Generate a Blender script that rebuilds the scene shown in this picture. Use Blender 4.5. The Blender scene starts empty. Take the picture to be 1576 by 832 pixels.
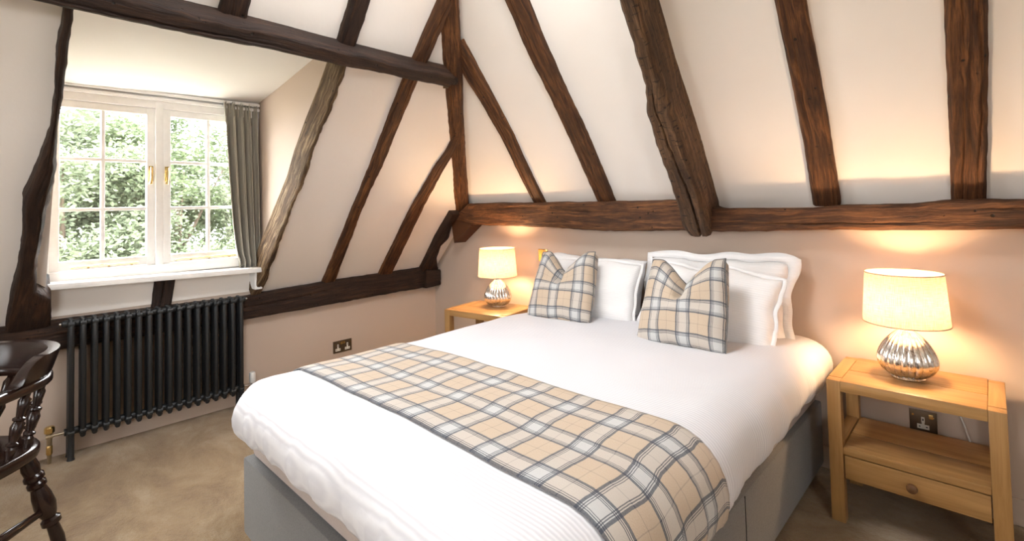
import bpy, bmesh, math, random
from mathutils import Vector, Matrix, noise
random.seed(7)
S = bpy.context.scene
COL = S.collection

# ------------------------------------------------------------------ camera
cam = bpy.data.cameras.new('camera'); camo = bpy.data.objects.new('camera', cam); COL.objects.link(camo)
cam.sensor_fit = 'HORIZONTAL'; cam.sensor_width = 36.0
cam.lens = 762.29 / 1576 * 36.0
cam.shift_x = 0.0
cam.shift_y = -(416 - 291.10) / 1576
cam.clip_start = 0.02; cam.clip_end = 200
_R = Vector((0.71895969, 0.69465661, -0.02343417)); _U = Vector((0.03985184, -0.00753894, 0.99917716)); _F = Vector((-0.69390835, 0.719302, 0.03310354))
_m = Matrix((_R, _U, -_F)).transposed().to_4x4(); _m.translation = Vector((3.54246, -2.66791, 1.23871))
camo.matrix_world = _m
S.camera = camo

# ------------------------------------------------------------------ sky, sun, exposure
SKY = 19.0; BULB = 195.0
w = bpy.data.worlds.new('sky'); S.world = w; w.use_nodes = True
bg = w.node_tree.nodes['Background']; bg.inputs[0].default_value = (0.97, 0.985, 1.0, 1); bg.inputs[1].default_value = SKY
def portal(name, loc, rot, sx, sy):
    l = bpy.data.lights.new(name, 'AREA'); l.shape = 'RECTANGLE'; l.size = sx; l.size_y = sy
    l.cycles.is_portal = True
    o = bpy.data.objects.new(name, l); COL.objects.link(o); o.location = loc; o.rotation_euler = rot
    return o
portal('daylight_portal_window', (-.06, -1.98, 1.42), (0, math.radians(-90), 0), 1.05, 1.05)
portal('daylight_portal_window', (1.775, -5.0, 1.5), (math.radians(90), 0, 0), .55, 1.2)  # portal for the added front-wall window
portal('daylight_portal_window', (5.2, -3.9, 1.65), (0, math.radians(90), 0), .9, 1.0)  # portal for the added right-wall window
portal('daylight_portal_window', (2.25, -1.675, 2.68), (0, 0, 0), .6, .85)  # portal for the added rooflight
vs = S.view_settings; vs.view_transform = 'Standard'; vs.look = 'None'; vs.gamma = 1.0; vs.use_curve_mapping = False
vs.exposure = 0.84

# ------------------------------------------------------------------ materials
MATS = {}
class NT:
    def __init__(s, name):
        s.m = bpy.data.materials.new(name); s.m.use_nodes = True; s.t = s.m.node_tree
        s.b = s.t.nodes['Principled BSDF']; s.out = s.t.nodes['Material Output']; MATS[name] = s.m
    def n(s, typ, **kw):
        x = s.t.nodes.new(typ)
        for k, v in kw.items():
            if k.startswith('i_'):
                key = k[2:]
                x.inputs[int(key) if key.isdigit() else key].default_value = v
            else: setattr(x, k, v)
        return x
    def l(s, a, b): s.t.links.new(a, b)
    def ramp(s, fac, stops, interp='LINEAR'):
        r = s.n('ShaderNodeValToRGB'); e = r.color_ramp; e.interpolation = interp
        while len(e.elements) < len(stops): e.elements.new(0.5)
        for el, (p, c) in zip(e.elements, stops):
            el.position = p; el.color = (*c, 1) if len(c) == 3 else c
        s.l(fac, r.inputs[0]); return r.outputs[0]
    def coords(s, kind='Object', scale=(1, 1, 1), rot=(0, 0, 0)):
        tc = s.n('ShaderNodeTexCoord'); mp = s.n('ShaderNodeMapping'); mp.inputs['Scale'].default_value = scale; mp.inputs['Rotation'].default_value = rot
        s.l(tc.outputs[kind], mp.inputs[0]); return mp.outputs[0]
    def noise(s, vec, scale, detail=4, rough=.55, dist=0):
        x = s.n('ShaderNodeTexNoise'); x.inputs['Scale'].default_value = scale; x.inputs['Detail'].default_value = detail
        x.inputs['Roughness'].default_value = rough; x.inputs['Distortion'].default_value = dist; s.l(vec, x.inputs['Vector']); return x.outputs['Fac']
    def math(s, op, a, b=None, c=None):
        x = s.n('ShaderNodeMath', operation=op)
        for i, v in enumerate((a, b, c)):
            if v is None: continue
            if isinstance(v, (int, float)): x.inputs[i].default_value = v
            else: s.l(v, x.inputs[i])
        return x.outputs[0]
    def mix(s, fac, a, b, typ='MIX'):
        x = s.n('ShaderNodeMix', data_type='RGBA', blend_type=typ)
        for i, v in ((0, fac), (6, a), (7, b)):
            if isinstance(v, (int, float)): x.inputs[i].default_value = v
            elif isinstance(v, tuple): x.inputs[i].default_value = (*v, 1) if len(v) == 3 else v
            else: s.l(v, x.inputs[i])
        return x.outputs[2]
    def bump(s, h, strength=.3, dist=.01, normal=None):
        x = s.n('ShaderNodeBump'); x.inputs['Strength'].default_value = strength; x.inputs['Distance'].default_value = dist
        s.l(h, x.inputs['Height'])
        if normal is not None: s.l(normal, x.inputs['Normal'])
        s.l(x.outputs[0], s.b.inputs['Normal']); return x.outputs[0]
    def col(s, c):
        if isinstance(c, tuple): s.b.inputs['Base Color'].default_value = (*c, 1)
        else: s.l(c, s.b.inputs['Base Color'])
    def rough(s, r):
        if isinstance(r, (int, float)): s.b.inputs['Roughness'].default_value = r
        else: s.l(r, s.b.inputs['Roughness'])
    def metal(s, v=1): s.b.inputs['Metallic'].default_value = v
    def spec(s, v): s.b.inputs['Specular IOR Level'].default_value = v

def plaster(name, c, var=.04, bump=.25):
    k = NT(name); v = k.coords('Object')
    n1 = k.noise(v, 2.2, 5); n2 = k.noise(v, 14, 6, .6)
    k.col(k.mix(n1, tuple(x * (1 - var) for x in c), tuple(min(1, x * (1 + var)) for x in c)))
    k.rough(.75); k.spec(.25)
    k.bump(k.math('ADD', n1, k.math('MULTIPLY', n2, .25)), bump, .02)
    return k.m
plaster('plaster_cream', (.90, .845, .785))
plaster('paint_taupe', (.56, .455, .375), .03, .15)
plaster('paint_white', (.86, .84, .79), .015, .06)
plaster('ceiling_white', (.89, .865, .84), .02, .3)

def plain(name, c, r=.5, metal=0, spec=.5):
    k = NT(name); v = k.coords('Object'); n = k.noise(v, 30, 3)
    k.col(k.mix(n, tuple(x * .93 for x in c), tuple(min(1, x * 1.06) for x in c))); k.rough(r); k.metal(metal); k.spec(spec); return k.m
plain('gloss_white', (.92, .91, .89), .3)
plain('radiator_black', (.017, .019, .021), .42)
plain('brass', (.78, .58, .25), .22, 1)
plain('chrome', (.8, .8, .8), .15, 1)
plain('nickel_aged', (.55, .48, .36), .3, 1)
plain('plastic_white', (.85, .85, .84), .35)
plain('bronze_plate', (.16, .115, .075), .35, .7)
plain('socket_insert', (.80, .76, .68), .4)
plain('iron_dark', (.03, .022, .02), .55, .4)
plain('cable_white', (.75, .72, .66), .45)
plain('slot_dark', (.01, .01, .01), .6)
plain('rubber', (.02, .02, .02), .7)
plain('grass_lawn', (.21, .20, .14), .9)

def beamwood(name, dark, mid, light, r=.62, adze=False):
    k = NT(name); v = k.coords('UV', (14, 1.1, 1)); vo = k.coords('UV', (1, 1, 1))
    g = k.noise(v, 3.0, 9, .68, 1.2); p = k.noise(vo, 5.5, 4, .6); fine = k.noise(k.coords('UV', (90, 3, 1)), 3, 4, .6)
    base = k.ramp(g, [(.33, dark), (.5, mid), (.64, light)])
    base = k.mix(k.ramp(p, [(.35, (0, 0, 0)), (.7, (1, 1, 1))]), k.mix(.55, base, dark), base)
    base = k.mix(k.math('MULTIPLY', k.ramp(fine, [(.35, (1, 1, 1)), (.5, (0, 0, 0))]), .55), base, tuple(x * .35 for x in dark))
    if adze:      # short adze nicks across the grain
        nk = k.ramp(k.noise(k.coords('UV', (22, 75, 1)), 1.0, 2, .5), [(.60, (0, 0, 0)), (.66, (1, 1, 1))])
        base = k.mix(k.math('MULTIPLY', nk, .8), base, (.012, .007, .004))
    # nail and worm holes
    vo2 = k.n('ShaderNodeTexVoronoi'); vo2.inputs['Scale'].default_value = 22; vo2.inputs['Randomness'].default_value = 1; k.l(vo, vo2.inputs['Vector'])
    h = k.ramp(vo2.outputs['Distance'], [(.10, (1, 1, 1)), (.15, (0, 0, 0))])
    sel = k.ramp(k.noise(vo, 9, 1), [(.52, (0, 0, 0)), (.56, (1, 1, 1))])
    hole = k.math('MULTIPLY', h, sel)
    k.col(k.mix(hole, base, (.008, .005, .003))); k.rough(r); k.spec(.35)
    k.bump(k.math('SUBTRACT', k.math('ADD', g, k.math('MULTIPLY', fine, .35)), hole), .75, .012)
    return k.m
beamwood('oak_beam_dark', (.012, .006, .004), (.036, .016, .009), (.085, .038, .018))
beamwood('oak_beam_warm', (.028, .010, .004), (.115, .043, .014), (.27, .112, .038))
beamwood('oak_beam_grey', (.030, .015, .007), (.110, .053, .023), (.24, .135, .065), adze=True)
beamwood('oak_bark', (.045, .026, .014), (.17, .10, .05), (.46, .33, .18), .8)
def oak(name, a, b, r=.38):
    k = NT(name); g = k.noise(k.coords('UV', (16, .9, 1)), 2.2, 7, .62, .8); f = k.noise(k.coords('UV', (160, 4, 1)), 2, 3)
    c = k.mix(k.ramp(g, [(.3, (0, 0, 0)), (.72, (1, 1, 1))]), a, b)
    k.col(k.mix(k.math('MULTIPLY', f, .25), c, tuple(x * .6 for x in a))); k.rough(r); k.bump(k.math('ADD', g, f), .12, .003); return k.m
oak('oak_honey', (.30, .150, .045), (.52, .30, .115))
oak('knob_wood', (.12, .055, .022), (.18, .085, .035))
oak('mahogany', (.008, .0035, .003), (.028, .010, .006), .16)

k = NT('carpet'); v = k.coords('Object')
n1 = k.noise(k.coords('Object', (1, 1.5, 1), (0, 0, .75)), 2.6, 9, .70, .4); n2 = k.noise(v, 170, 4, .75); n3 = k.noise(v, 60, 4, .7)
c = k.ramp(n1, [(.36, (.25, .150, .068)), (.50, (.39, .265, .135)), (.62, (.50, .375, .23))])
k.col(k.mix(k.math('MULTIPLY', n2, .55), c, (.13, .08, .04))); k.rough(.95); k.spec(.1)
k.bump(k.math('ADD', k.math('MULTIPLY', n2, .7), k.math('ADD', n3, k.math('MULTIPLY', n1, 2))), .8, .012)
k.b.inputs['Sheen Weight'].default_value = .3

k = NT('duvet_cotton'); v = k.coords('Object')
wv = k.n('ShaderNodeTexWave'); wv.bands_direction = 'Y'; wv.inputs['Scale'].default_value = 26; wv.inputs['Distortion'].default_value = .25; wv.inputs['Detail'].default_value = 1; k.l(v, wv.inputs['Vector'])
k.col(k.mix(wv.outputs['Fac'], (.64, .635, .67), (.74, .735, .76))); k.rough(.8); k.spec(.15)
k.bump(k.math('ADD', k.math('MULTIPLY', wv.outputs['Fac'], .45), k.math('MULTIPLY', k.noise(v, 7, 4), 1.2)), .30, .006)
k = NT('pillow_cotton'); v = k.coords('Object')
wv = k.n('ShaderNodeTexWave'); wv.bands_direction = 'Y'; wv.inputs['Scale'].default_value = 30; wv.inputs['Distortion'].default_value = .3; k.l(v, wv.inputs['Vector'])
k.col((.85, .84, .84)); k.rough(.8); k.spec(.15)
k.bump(k.math('ADD', k.math('MULTIPLY', wv.outputs['Fac'], .25), k.math('MULTIPLY', k.noise(v, 9, 4), 1.5)), .3, .008)

def fabric(name, a, b, sc=500, sheen=.2):
    k = NT(name); v = k.coords('Object'); n = k.noise(v, sc, 2, .6); n0 = k.noise(v, 20, 3)
    k.col(k.mix(n, a, b)); k.rough(.9); k.spec(.15); k.bump(k.math('ADD', n, k.math('MULTIPLY', n0, .4)), .35, .003); k.b.inputs['Sheen Weight'].default_value = sheen; return k.m
fabric('divan_grey', (.10, .10, .10), (.21, .205, .20), 220)
fabric('mattress_ticking', (.40, .33, .30), (.50, .42, .38), 200)
fabric('curtain_linen', (.34, .315, .26), (.46, .43, .36), 300)

def tartan(name, period, ox, oy):
    k = NT(name); tc = k.n('ShaderNodeTexCoord'); sp = k.n('ShaderNodeSeparateXYZ'); k.l(tc.outputs['UV'], sp.inputs[0])
    z, p = (0, 0, 0), (1, 0, 0); d = (1, 1, 0); do = (0, 1, 0)
    stops = [(0, d), (.045, p), (.062, d), (.078, p), (.094, d), (.108, p), (.33, d), (.344, p), (.36, d), (.376, p), (.393, d), (.438, z), (.70, (0, .30, 0)), (.715, z)]
    ch = []
    for i, o in ((0, ox), (1, oy)):
        wob = k.math('MULTIPLY', k.noise(tc.outputs['UV'], 40, 2), .0022)
        f = k.math('FRACT', k.math('ADD', k.math('MULTIPLY', k.math('ADD', sp.outputs[i], wob), 1 / period), o + 10))
        r = k.ramp(f, stops, 'CONSTANT'); s2 = k.n('ShaderNodeSeparateColor'); k.l(r, s2.inputs[0]); ch.append(s2)
    band = k.math('MULTIPLY', k.math('ADD', ch[0].outputs[0], ch[1].outputs[0]), .5)
    line = k.math('MULTIPLY', k.math('ADD', ch[0].outputs[1], ch[1].outputs[1]), .5)
    base = k.mix(band, (.47, .36, .255), (.49, .505, .51))
    hz = k.noise(tc.outputs['UV'], 260, 3, .7)
    base = k.mix(k.math('MULTIPLY', hz, .5), base, k.mix(.6, base, (.74, .68, .60)))
    brk = k.math('MULTIPLY', line, k.math('ADD', .75, k.math('MULTIPLY', hz, .65)))
    c = k.mix(k.math('MINIMUM', k.math('MULTIPLY', brk, 1.45), .95), base, (.055, .062, .082))
    k.col(c); k.rough(.9); k.spec(.12); k.bump(hz, .35, .003); k.b.inputs['Sheen Weight'].default_value = .15
    return k.m
tartan('tartan_runner', .166, .0, .0)
tartan('tartan_cushion', .150, .05, .25)

k = NT('mercury_glass'); v = k.coords('Object'); n = k.noise(v, 60, 4, .7); n2 = k.noise(v, 220, 2)
k.col(k.ramp(k.math('ADD', k.math('MULTIPLY', n, .7), k.math('MULTIPLY', n2, .3)), [(.34, (.30, .26, .24)), (.46, (.80, .77, .74)), (.6, (.95, .94, .92))])); k.metal(1); k.rough(.20)
k = NT('shade_linen'); v = k.coords('UV', (1, 1, 1))
a = k.noise(k.coords('UV', (260, 12, 1)), 2, 2); b2 = k.noise(k.coords('UV', (12, 260, 1)), 2, 2)
cc = k.ramp(k.math('MULTIPLY', k.math('ADD', a, b2), .5), [(.35, (.34, .25, .18)), (.6, (.64, .485, .37))])
k.col(cc); k.rough(.9)
tr = k.n('ShaderNodeBsdfTranslucent'); k.l(k.mix(.35, cc, (0, 0, 0)), tr.inputs[0]); mx = k.n('ShaderNodeMixShader'); mx.inputs[0].default_value = .30
k.l(k.b.outputs[0], mx.inputs[1]); k.l(tr.outputs[0], mx.inputs[2]); k.l(mx.outputs[0], k.out.inputs[0])
k = NT('bulb_lit'); k.b.inputs['Emission Color'].default_value = (1, .66, .36, 1); k.b.inputs['Emission Strength'].default_value = BULB; k.col((1, .9, .8))
k = NT('pane_glass')
t1 = k.n('ShaderNodeBsdfTransparent'); gl = k.n('ShaderNodeBsdfGlossy'); gl.inputs['Roughness'].default_value = .02; mx = k.n('ShaderNodeMixShader'); mx.inputs[0].default_value = .05
k.l(t1.outputs[0], mx.inputs[1]); k.l(gl.outputs[0], mx.inputs[2]); k.l(mx.outputs[0], k.out.inputs[0])
def leafmat(name, a, b):
    k = NT(name); v = k.coords('Object'); n = k.noise(v, 1.5, 3); c = k.mix(n, a, b); k.col(c); k.rough(.6)
    tr = k.n('ShaderNodeBsdfTranslucent'); k.l(c, tr.inputs[0]); mx = k.n('ShaderNodeMixShader'); mx.inputs[0].default_value = .35
    k.l(k.b.outputs[0], mx.inputs[1]); k.l(tr.outputs[0], mx.inputs[2]); k.l(mx.outputs[0], k.out.inputs[0])
leafmat('leaf_green', (.055, .08, .04), (.12, .15, .075)); leafmat('leaf_pale', (.08, .105, .06), (.16, .19, .115))
plain('tree_bark', (.09, .065, .045), .9)

# ------------------------------------------------------------------ mesh helpers
def link(name, me, mat, parent=None, smooth=True):
    if mat: me.materials.append(MATS[mat])
    if smooth:
        me.polygons.foreach_set('use_smooth', [True] * len(me.polygons))
    o = bpy.data.objects.new(name, me); COL.objects.link(o)
    if parent: o.parent = parent
    return o
def mesh(name, verts, faces, mat, parent=None, smooth=True, uv=None, sharp=None):
    me = bpy.data.meshes.new(name); me.from_pydata([tuple(v) for v in verts], [], faces); me.update()
    if uv is not None:
        ul = me.uv_layers.new(name='UVMap'); vi = [0] * len(me.loops); me.loops.foreach_get('vertex_index', vi)
        flat = []
        for i in vi: flat.extend(uv[i])
        ul.data.foreach_set('uv', flat)
    o = link(name, me, mat, parent, smooth)
    if sharp and smooth: me.set_sharp_from_angle(angle=math.radians(sharp))
    return o
class MB:
    def __init__(s): s.v = []; s.f = []; s.uv = []
    def add(s, vs, fs, uv=None):
        o = len(s.v); s.v += [Vector(v) for v in vs]; s.f += [tuple(i + o for i in f) for f in fs]; s.uv += uv if uv else [(v[0] + v[1] * .7, v[2]) for v in vs]
    def box(s, lo, hi, bev=.0):
        lo = Vector(lo); hi = Vector(hi); d = hi - lo; ax = max(range(3), key=lambda i: d[i]); off = random.random() * 3
        bm = bmesh.new(); bmesh.ops.create_cube(bm, size=1)
        for v in bm.verts: v.co = Vector([lo[i] + (v.co[i] + .5) * d[i] for i in range(3)])
        if bev: bmesh.ops.bevel(bm, geom=bm.edges[:], offset=bev, segments=2, affect='EDGES', profile=.6)
        bm.verts.index_update(); o1, o2 = [i for i in range(3) if i != ax]
        s.add([v.co.copy() for v in bm.verts], [[v.index for v in f.verts] for f in bm.faces], [(v.co[o1] + v.co[o2] + off, v.co[ax] + off) for v in bm.verts]); bm.free(); return s
    def tube(s, path, rad, n=10, cap=True):
        path = [Vector(p) for p in path]; rr = rad if isinstance(rad, (list, tuple)) else [rad] * len(path); vs = []; fs = []; uv = []
        prev = None; L = 0
        for i, p in enumerate(path):
            t = (path[min(i + 1, len(path) - 1)] - path[max(i - 1, 0)]).normalized()
            a = prev - t * prev.dot(t) if prev is not None else t.orthogonal()
            if a.length < 1e-6: a = t.orthogonal()
            a.normalize(); prev = a; b = t.cross(a)
            if i: L += (p - path[i - 1]).length
            for j in range(n):
                an = 2 * math.pi * j / n; vs.append(p + (a * math.cos(an) + b * math.sin(an)) * rr[i]); uv.append((rr[i] * an, L))
        for i in range(len(path) - 1):
            for j in range(n): fs.append((i * n + j, i * n + (j + 1) % n, (i + 1) * n + (j + 1) % n, (i + 1) * n + j))
        if cap: fs.append(tuple(range(n))[::-1]); fs.append(tuple((len(path) - 1) * n + j for j in range(n)))
        s.add(vs, fs, uv); return s
    def lathe(s, prof, n=24, c=(0, 0, 0), rib=None):
        vs = []; fs = []; uv = []; c = Vector(c)
        for i, (r, z) in enumerate(prof):
            for j in range(n):
                an = 2 * math.pi * j / n; q = r * (1 + (rib(an, i / (len(prof) - 1)) if rib else 0)); vs.append(c + Vector((q * math.cos(an), q * math.sin(an), z))); uv.append((an * max(r, .02), z))
        for i in range(len(prof) - 1):
            for j in range(n): fs.append((i * n + j, i * n + (j + 1) % n, (i + 1) * n + (j + 1) % n, (i + 1) * n + j))
        if prof[0][0] > 1e-5: fs.append(tuple(range(n))[::-1])
        if prof[-1][0] > 1e-5: fs.append(tuple((len(prof) - 1) * n + j for j in range(n)))
        s.add(vs, fs, uv); return s
    def build(s, name, mat, parent=None, smooth=True, sharp=35):
        return mesh(name, s.v, s.f, mat, parent, smooth, s.uv, sharp)
def turned(p0, p1, prof, n=14):
    # a turned piece between two points; prof = [(t, r)]
    p0 = Vector(p0); p1 = Vector(p1); return MB().tube([p0.lerp(p1, t) for t, r in prof], [r for t, r in prof], n)
def empty(name, loc=(0, 0, 0), rz=0):
    o = bpy.data.objects.new(name, None); COL.objects.link(o); o.location = loc; o.rotation_euler = (0, 0, rz); o.empty_display_size = .1; return o
def tag(o, label, cat, group=None):
    o['label'] = label; o['category'] = cat
    if group: o['group'] = group
    return o
def struct(o): o['kind'] = 'structure'; return o
def quad(name, pts, mat, parent=None):
    o = mesh(name, pts, [tuple(range(len(pts)))], mat, parent, False, [(p[0] + p[1], p[2]) for p in pts]); return o
def solid(name, pts, nrm, th, mat, parent=None):
    # polygon with thickness th on the side away from nrm
    n = Vector(nrm).normalized() * -th; P = [Vector(p) for p in pts]; k = len(P)
    f = [tuple(range(k)), tuple(range(k, 2 * k))[::-1]] + [(i, i + k, (i + 1) % k + k, (i + 1) % k) for i in range(k)]
    return mesh(name, P + [p + n for p in P], f, mat, parent, False)
def interp(pts, s):
    if s <= pts[0][1]: return pts[0][0]
    for (u0, s0), (u1, s1) in zip(pts, pts[1:]):
        if s <= s1: return u0 + (u1 - u0) * (s - s0) / max(1e-9, s1 - s0)
    return pts[-1][0]

# ------------------------------------------------------------------ room shell
YF, XR, ZC = -5.0, 5.2, 2.62
ZL, KL = .70, 1.08           # left roof slope: z = ZL + KL x
ZB, KB = 1.20, 1.19          # back roof slope: z = ZB - KB y
nL = Vector((KL, 0, -1)).normalized(); uL = Vector((-nL.z, 0, nL.x)); OL = Vector((0, 0, ZL))
nB = Vector((0, -KB, -1)).normalized(); uB = Vector((0, nB.z, -nB.y)); OB = Vector((0, 0, ZB))
D0, D1 = -2.505, -1.458      # dormer cheeks
SD = 1.93                    # dormer ceiling meets slope at this length up the slope
def PL(y, s, d=0): return OL + uL * s + nL * d + Vector((0, y, 0))
def PB(x, s, d=0): return OB + uB * s + nB * d + Vector((x, 0, 0))

struct(solid('floor', [(-.1, YF, 0), (XR, YF, 0), (XR, .1, 0), (-.1, .1, 0)], (0, 0, 1), .1, 'carpet'))
struct(solid('wall_left', [(0, YF, 0), (0, .1, 0), (0, .1, ZL), (0, D1, ZL), (0, D1, .9), (0, D0, .9), (0, D0, ZL), (0, YF, ZL)], (1, 0, 0), .08, 'paint_taupe'))
struct(solid('wall_back', [(-.1, 0, 0), (XR, 0, 0), (XR, 0, ZB + .02), (-.1, 0, ZB + .02)], (0, -1, 0), .08, 'paint_taupe'))
# apron under the window sill is limewashed
struct(solid('wall_dormer_apron', [(.006, D0, .715), (.006, D1, .715), (.006, D1, .90), (.006, D0, .90)], (1, 0, 0), .006, 'plaster_cream'))
# left slope: three panels round the dormer opening
sl = empty('ceiling_left'); struct(sl)
def slopeL(name, y0, y1, s0, s1): return solid(name, [PL(y0, s0), PL(y1, s0), PL(y1, s1), PL(y0, s1)], nL, .06, 'plaster_cream', sl)
slopeL('plaster_panel', YF, D0, -.02, 2.75); slopeL('plaster_panel', D1, .1, -.02, 2.75); slopeL('plaster_panel', D0, D1, 1.84, 2.75)
struct(solid('ceiling_back', [PB(.3, -.02), PB(XR, -.02), PB(XR, 1.95), PB(.3, 1.95)], nB, .06, 'plaster_cream'))
RX0, RX1, RY0_, RY1_ = 1.95, 2.55, -2.1, -1.25     # opening for an unseen rooflight, added to brighten the bed
cb = MB()
for lo, hi in (((1.5, YF, ZC), (RX0, -1.0, ZC + .08)), ((RX1, YF, ZC), (XR, -1.0, ZC + .08)), ((RX0, YF, ZC), (RX1, RY0_, ZC + .08)), ((RX0, RY1_, ZC), (RX1, -1.0, ZC + .08))): cb.box(lo, hi)
struct(cb.build('ceiling', 'ceiling_white', None, False))
QY0, QY1, QZ0, QZ1 = -4.4, -3.4, 1.2, 2.1  # opening for the fill window added in the right wall
rw = MB()
for lo, hi in (((XR, YF, 0), (XR + .08, QY0, ZC)), ((XR, QY1, 0), (XR + .08, .1, ZC)), ((XR, QY0, 0), (XR + .08, QY1, QZ0)), ((XR, QY0, QZ1), (XR + .08, QY1, ZC))): rw.box(lo, hi)
struct(rw.build('wall_right', 'plaster_cream', None, False))
WX0, WX1, WZ0, WZ1 = 1.5, 2.05, .9, 2.1  # opening for the fill window added in the front wall
fw = MB()
for lo, hi in (((-.1, YF - .08, 0), (WX0, YF, ZC)), ((WX1, YF - .08, 0), (XR, YF, ZC)), ((WX0, YF - .08, 0), (WX1, YF, WZ0)), ((WX0, YF - .08, WZ1), (WX1, YF, ZC))): fw.box(lo, hi)
struct(fw.build('wall_front', 'plaster_cream', None, False))
# dormer cheeks and ceiling
xs = SD * uL.x; zs = ZL + SD * uL.z
def cheek(name, y, ny): return struct(solid(name, [(-.06, y, ZL), (0, y, ZL), (xs, y, zs + .01), (xs, y, 2.17), (-.06, y, 2.02)], (0, ny, 0), .06, 'paint_taupe'))
cheek('wall_dormer_right', D1, -1); cheek('wall_dormer_left', D0, 1)
cv = []; cf = []
for i in range(25):
    for j in range(25):
        x = -.08 + (xs + .055) * i / 24; y = D0 - .02 + (D1 - D0 + .04) * j / 24
        z = 1.935 + .028 * (j / 24) + .135 * x + .012 * noise.noise(Vector((x * 2, y * 2, 3))); cv.append((x, y, z))
for i in range(24):
    for j in range(24): cf.append((i * 25 + j, i * 25 + j + 1, (i + 1) * 25 + j + 1, (i + 1) * 25 + j))
struct(mesh('ceiling_dormer', cv, cf, 'ceiling_white'))
# skirting
def skirting(name, lo, hi): struct(MB().box(lo, hi, .006).build(name, 'paint_taupe'))
skirting('baseboard_left', (0, YF, 0), (.016, 0, .10)); skirting('baseboard_back', (0, -.016, 0), (XR, 0, .10))

# ------------------------------------------------------------------ window_1
win = struct(empty('window_1', (0, (D0 + D1) / 2, .9)))
def wpart(mb, name, mat, parent, **kw):
    o = mb.build(name, mat, parent, **kw); return o
def W(lo, hi, bev=.004, mb=None):
    off = Vector((0, (D0 + D1) / 2, .9)); return (mb or MB()).box(Vector(lo) - off, Vector(hi) - off, bev)
fm = MB()
W((-.05, D0, .89), (.030, D1, .945), .004, fm); W((-.05, D0, 1.862), (.0265, D1, 1.965), .004, fm)
W((-.048, D0 + .001, .9), (.025, -2.487, 1.93), .004, fm); W((-.048, -1.505, .9), (.025, D1 - .001, 1.93), .004, fm); W((-.047, -2.031, .9), (.028, -1.993, 1.9), .004, fm)
W((-.03, D0, 1.905), (.045, D1, 1.925), .005, fm)
wpart(fm, 'frame', 'gloss_white', win)
sm = MB(); 
for a, b in (((-.02, -2.54, .866), (.155, -1.436, .898)),): W(a, b, .009, sm)
sill = wpart(sm, 'window_sill', 'gloss_white', win)
for v in sill.data.vertices: v.co.z += -.022 * ((v.co.y + .52) / 1.04) + .004
W((.0, -1.515, .735), (.10, -1.468, .846), .004).build('sill_bracket', 'gloss_white', sill)
def casement(y0, y1, bars_y, catch_side):
    c = empty('casement'); c.parent = win
    m = MB(); z0, z1 = .947, 1.862
    W((-.03, y0, z0), (.012, y0 + .04, z1), .004, m); W((-.03, y1 - .04, z0), (.012, y1, z1), .004, m); W((-.029, y0 + .002, z1 - .04), (.0108, y1 - .002, z1 - .001), .004, m); W((-.029, y0 + .002, z0 + .001), (.0108, y1 - .002, z0 + .05), .004, m)
    wpart(m, 'stile_frame', 'gloss_white', c)
    py0, py1, pz0, pz1 = y0 + .04, y1 - .04, z0 + .05, z1 - .04
    zb = [pz0 + (pz1 - pz0) * t for t in (1 / 3, 2 / 3)]
    W((-.028, bars_y - .009, pz0), (.006, bars_y + .009, pz1), .003).build('glazing_bar', 'gloss_white', c)
    for z in zb: W((-.027, py0, z - .009), (.005, py1, z + .009), .003).build('glazing_bar', 'gloss_white', c)
    ys = [py0, bars_y, py1]; zz = [pz0] + zb + [pz1]
    for a in range(2):
        for b in range(3): W((-.014, ys[a], zz[b]), (-.011, ys[a + 1], zz[b + 1]), 0).build('pane', 'pane_glass', c, smooth=False)
    # brass catch on the meeting stile
    yc = y1 - .02 if catch_side > 0 else y0 + .02; off = Vector((0, (D0 + D1) / 2, .9))
    m = MB(); W((.012, yc - .011, 1.43), (.017, yc + .011, 1.52), .002, m)
    m.tube([Vector((.017, yc, 1.497)) - off, Vector((.034, yc, 1.497)) - off], .008, 10)
    m.tube([Vector(p) - off for p in ((.036, yc, 1.512), (.038, yc, 1.47), (.045, yc - .004, 1.43), (.042, yc - .006, 1.415))], [.006, .007, .006, .009], 8)
    m.build('catch', 'brass', c)
    m = MB(); ya, yb = y0 + (.085 if catch_side > 0 else .06), y1 - (.08 if catch_side > 0 else .10)
    m.tube([Vector(p) - off for p in ((.035, ya, .962), (.03, ya + .02, .967), (.028, (ya + yb) / 2, .966), (.028, yb, .966))], [.004, .005, .005, .0055], 8)
    for t in (.25, .55, .9): m.tube([Vector((.012, ya + (yb - ya) * t, .958)) - off, Vector((.03, ya + (yb - ya) * t, .966)) - off], .006, 8)
    m.build('stay', 'brass', c)
casement(-2.487, -2.031, -2.268, 1); casement(-1.993, -1.505, -1.752, -1)

# unseen window behind the viewer, added as daylight fill
added_win2 = struct(empty('added_window_2', ((WX0 + WX1) / 2, YF, WZ0)))
m = MB(); hw = (WX1 - WX0) / 2; hh = WZ1 - WZ0
for a, b in (((-hw, -.06, 0), (hw, .02, .06)), ((-hw, -.06, hh - .06), (hw, .02, hh)), ((-hw, -.06, 0), (-hw + .06, .02, hh)), ((hw - .06, -.06, 0), (hw, .02, hh)), ((-.04, -.06, 0), (.04, .02, hh))): m.box(a, b, .004)
m.build('frame', 'gloss_white', added_win2)
for a, b in ((-hw + .06, -.04), (.04, hw - .06)): MB().box((a, -.03, .06), (b, -.026, hh - .06)).build('pane', 'pane_glass', added_win2, smooth=False)

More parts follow.
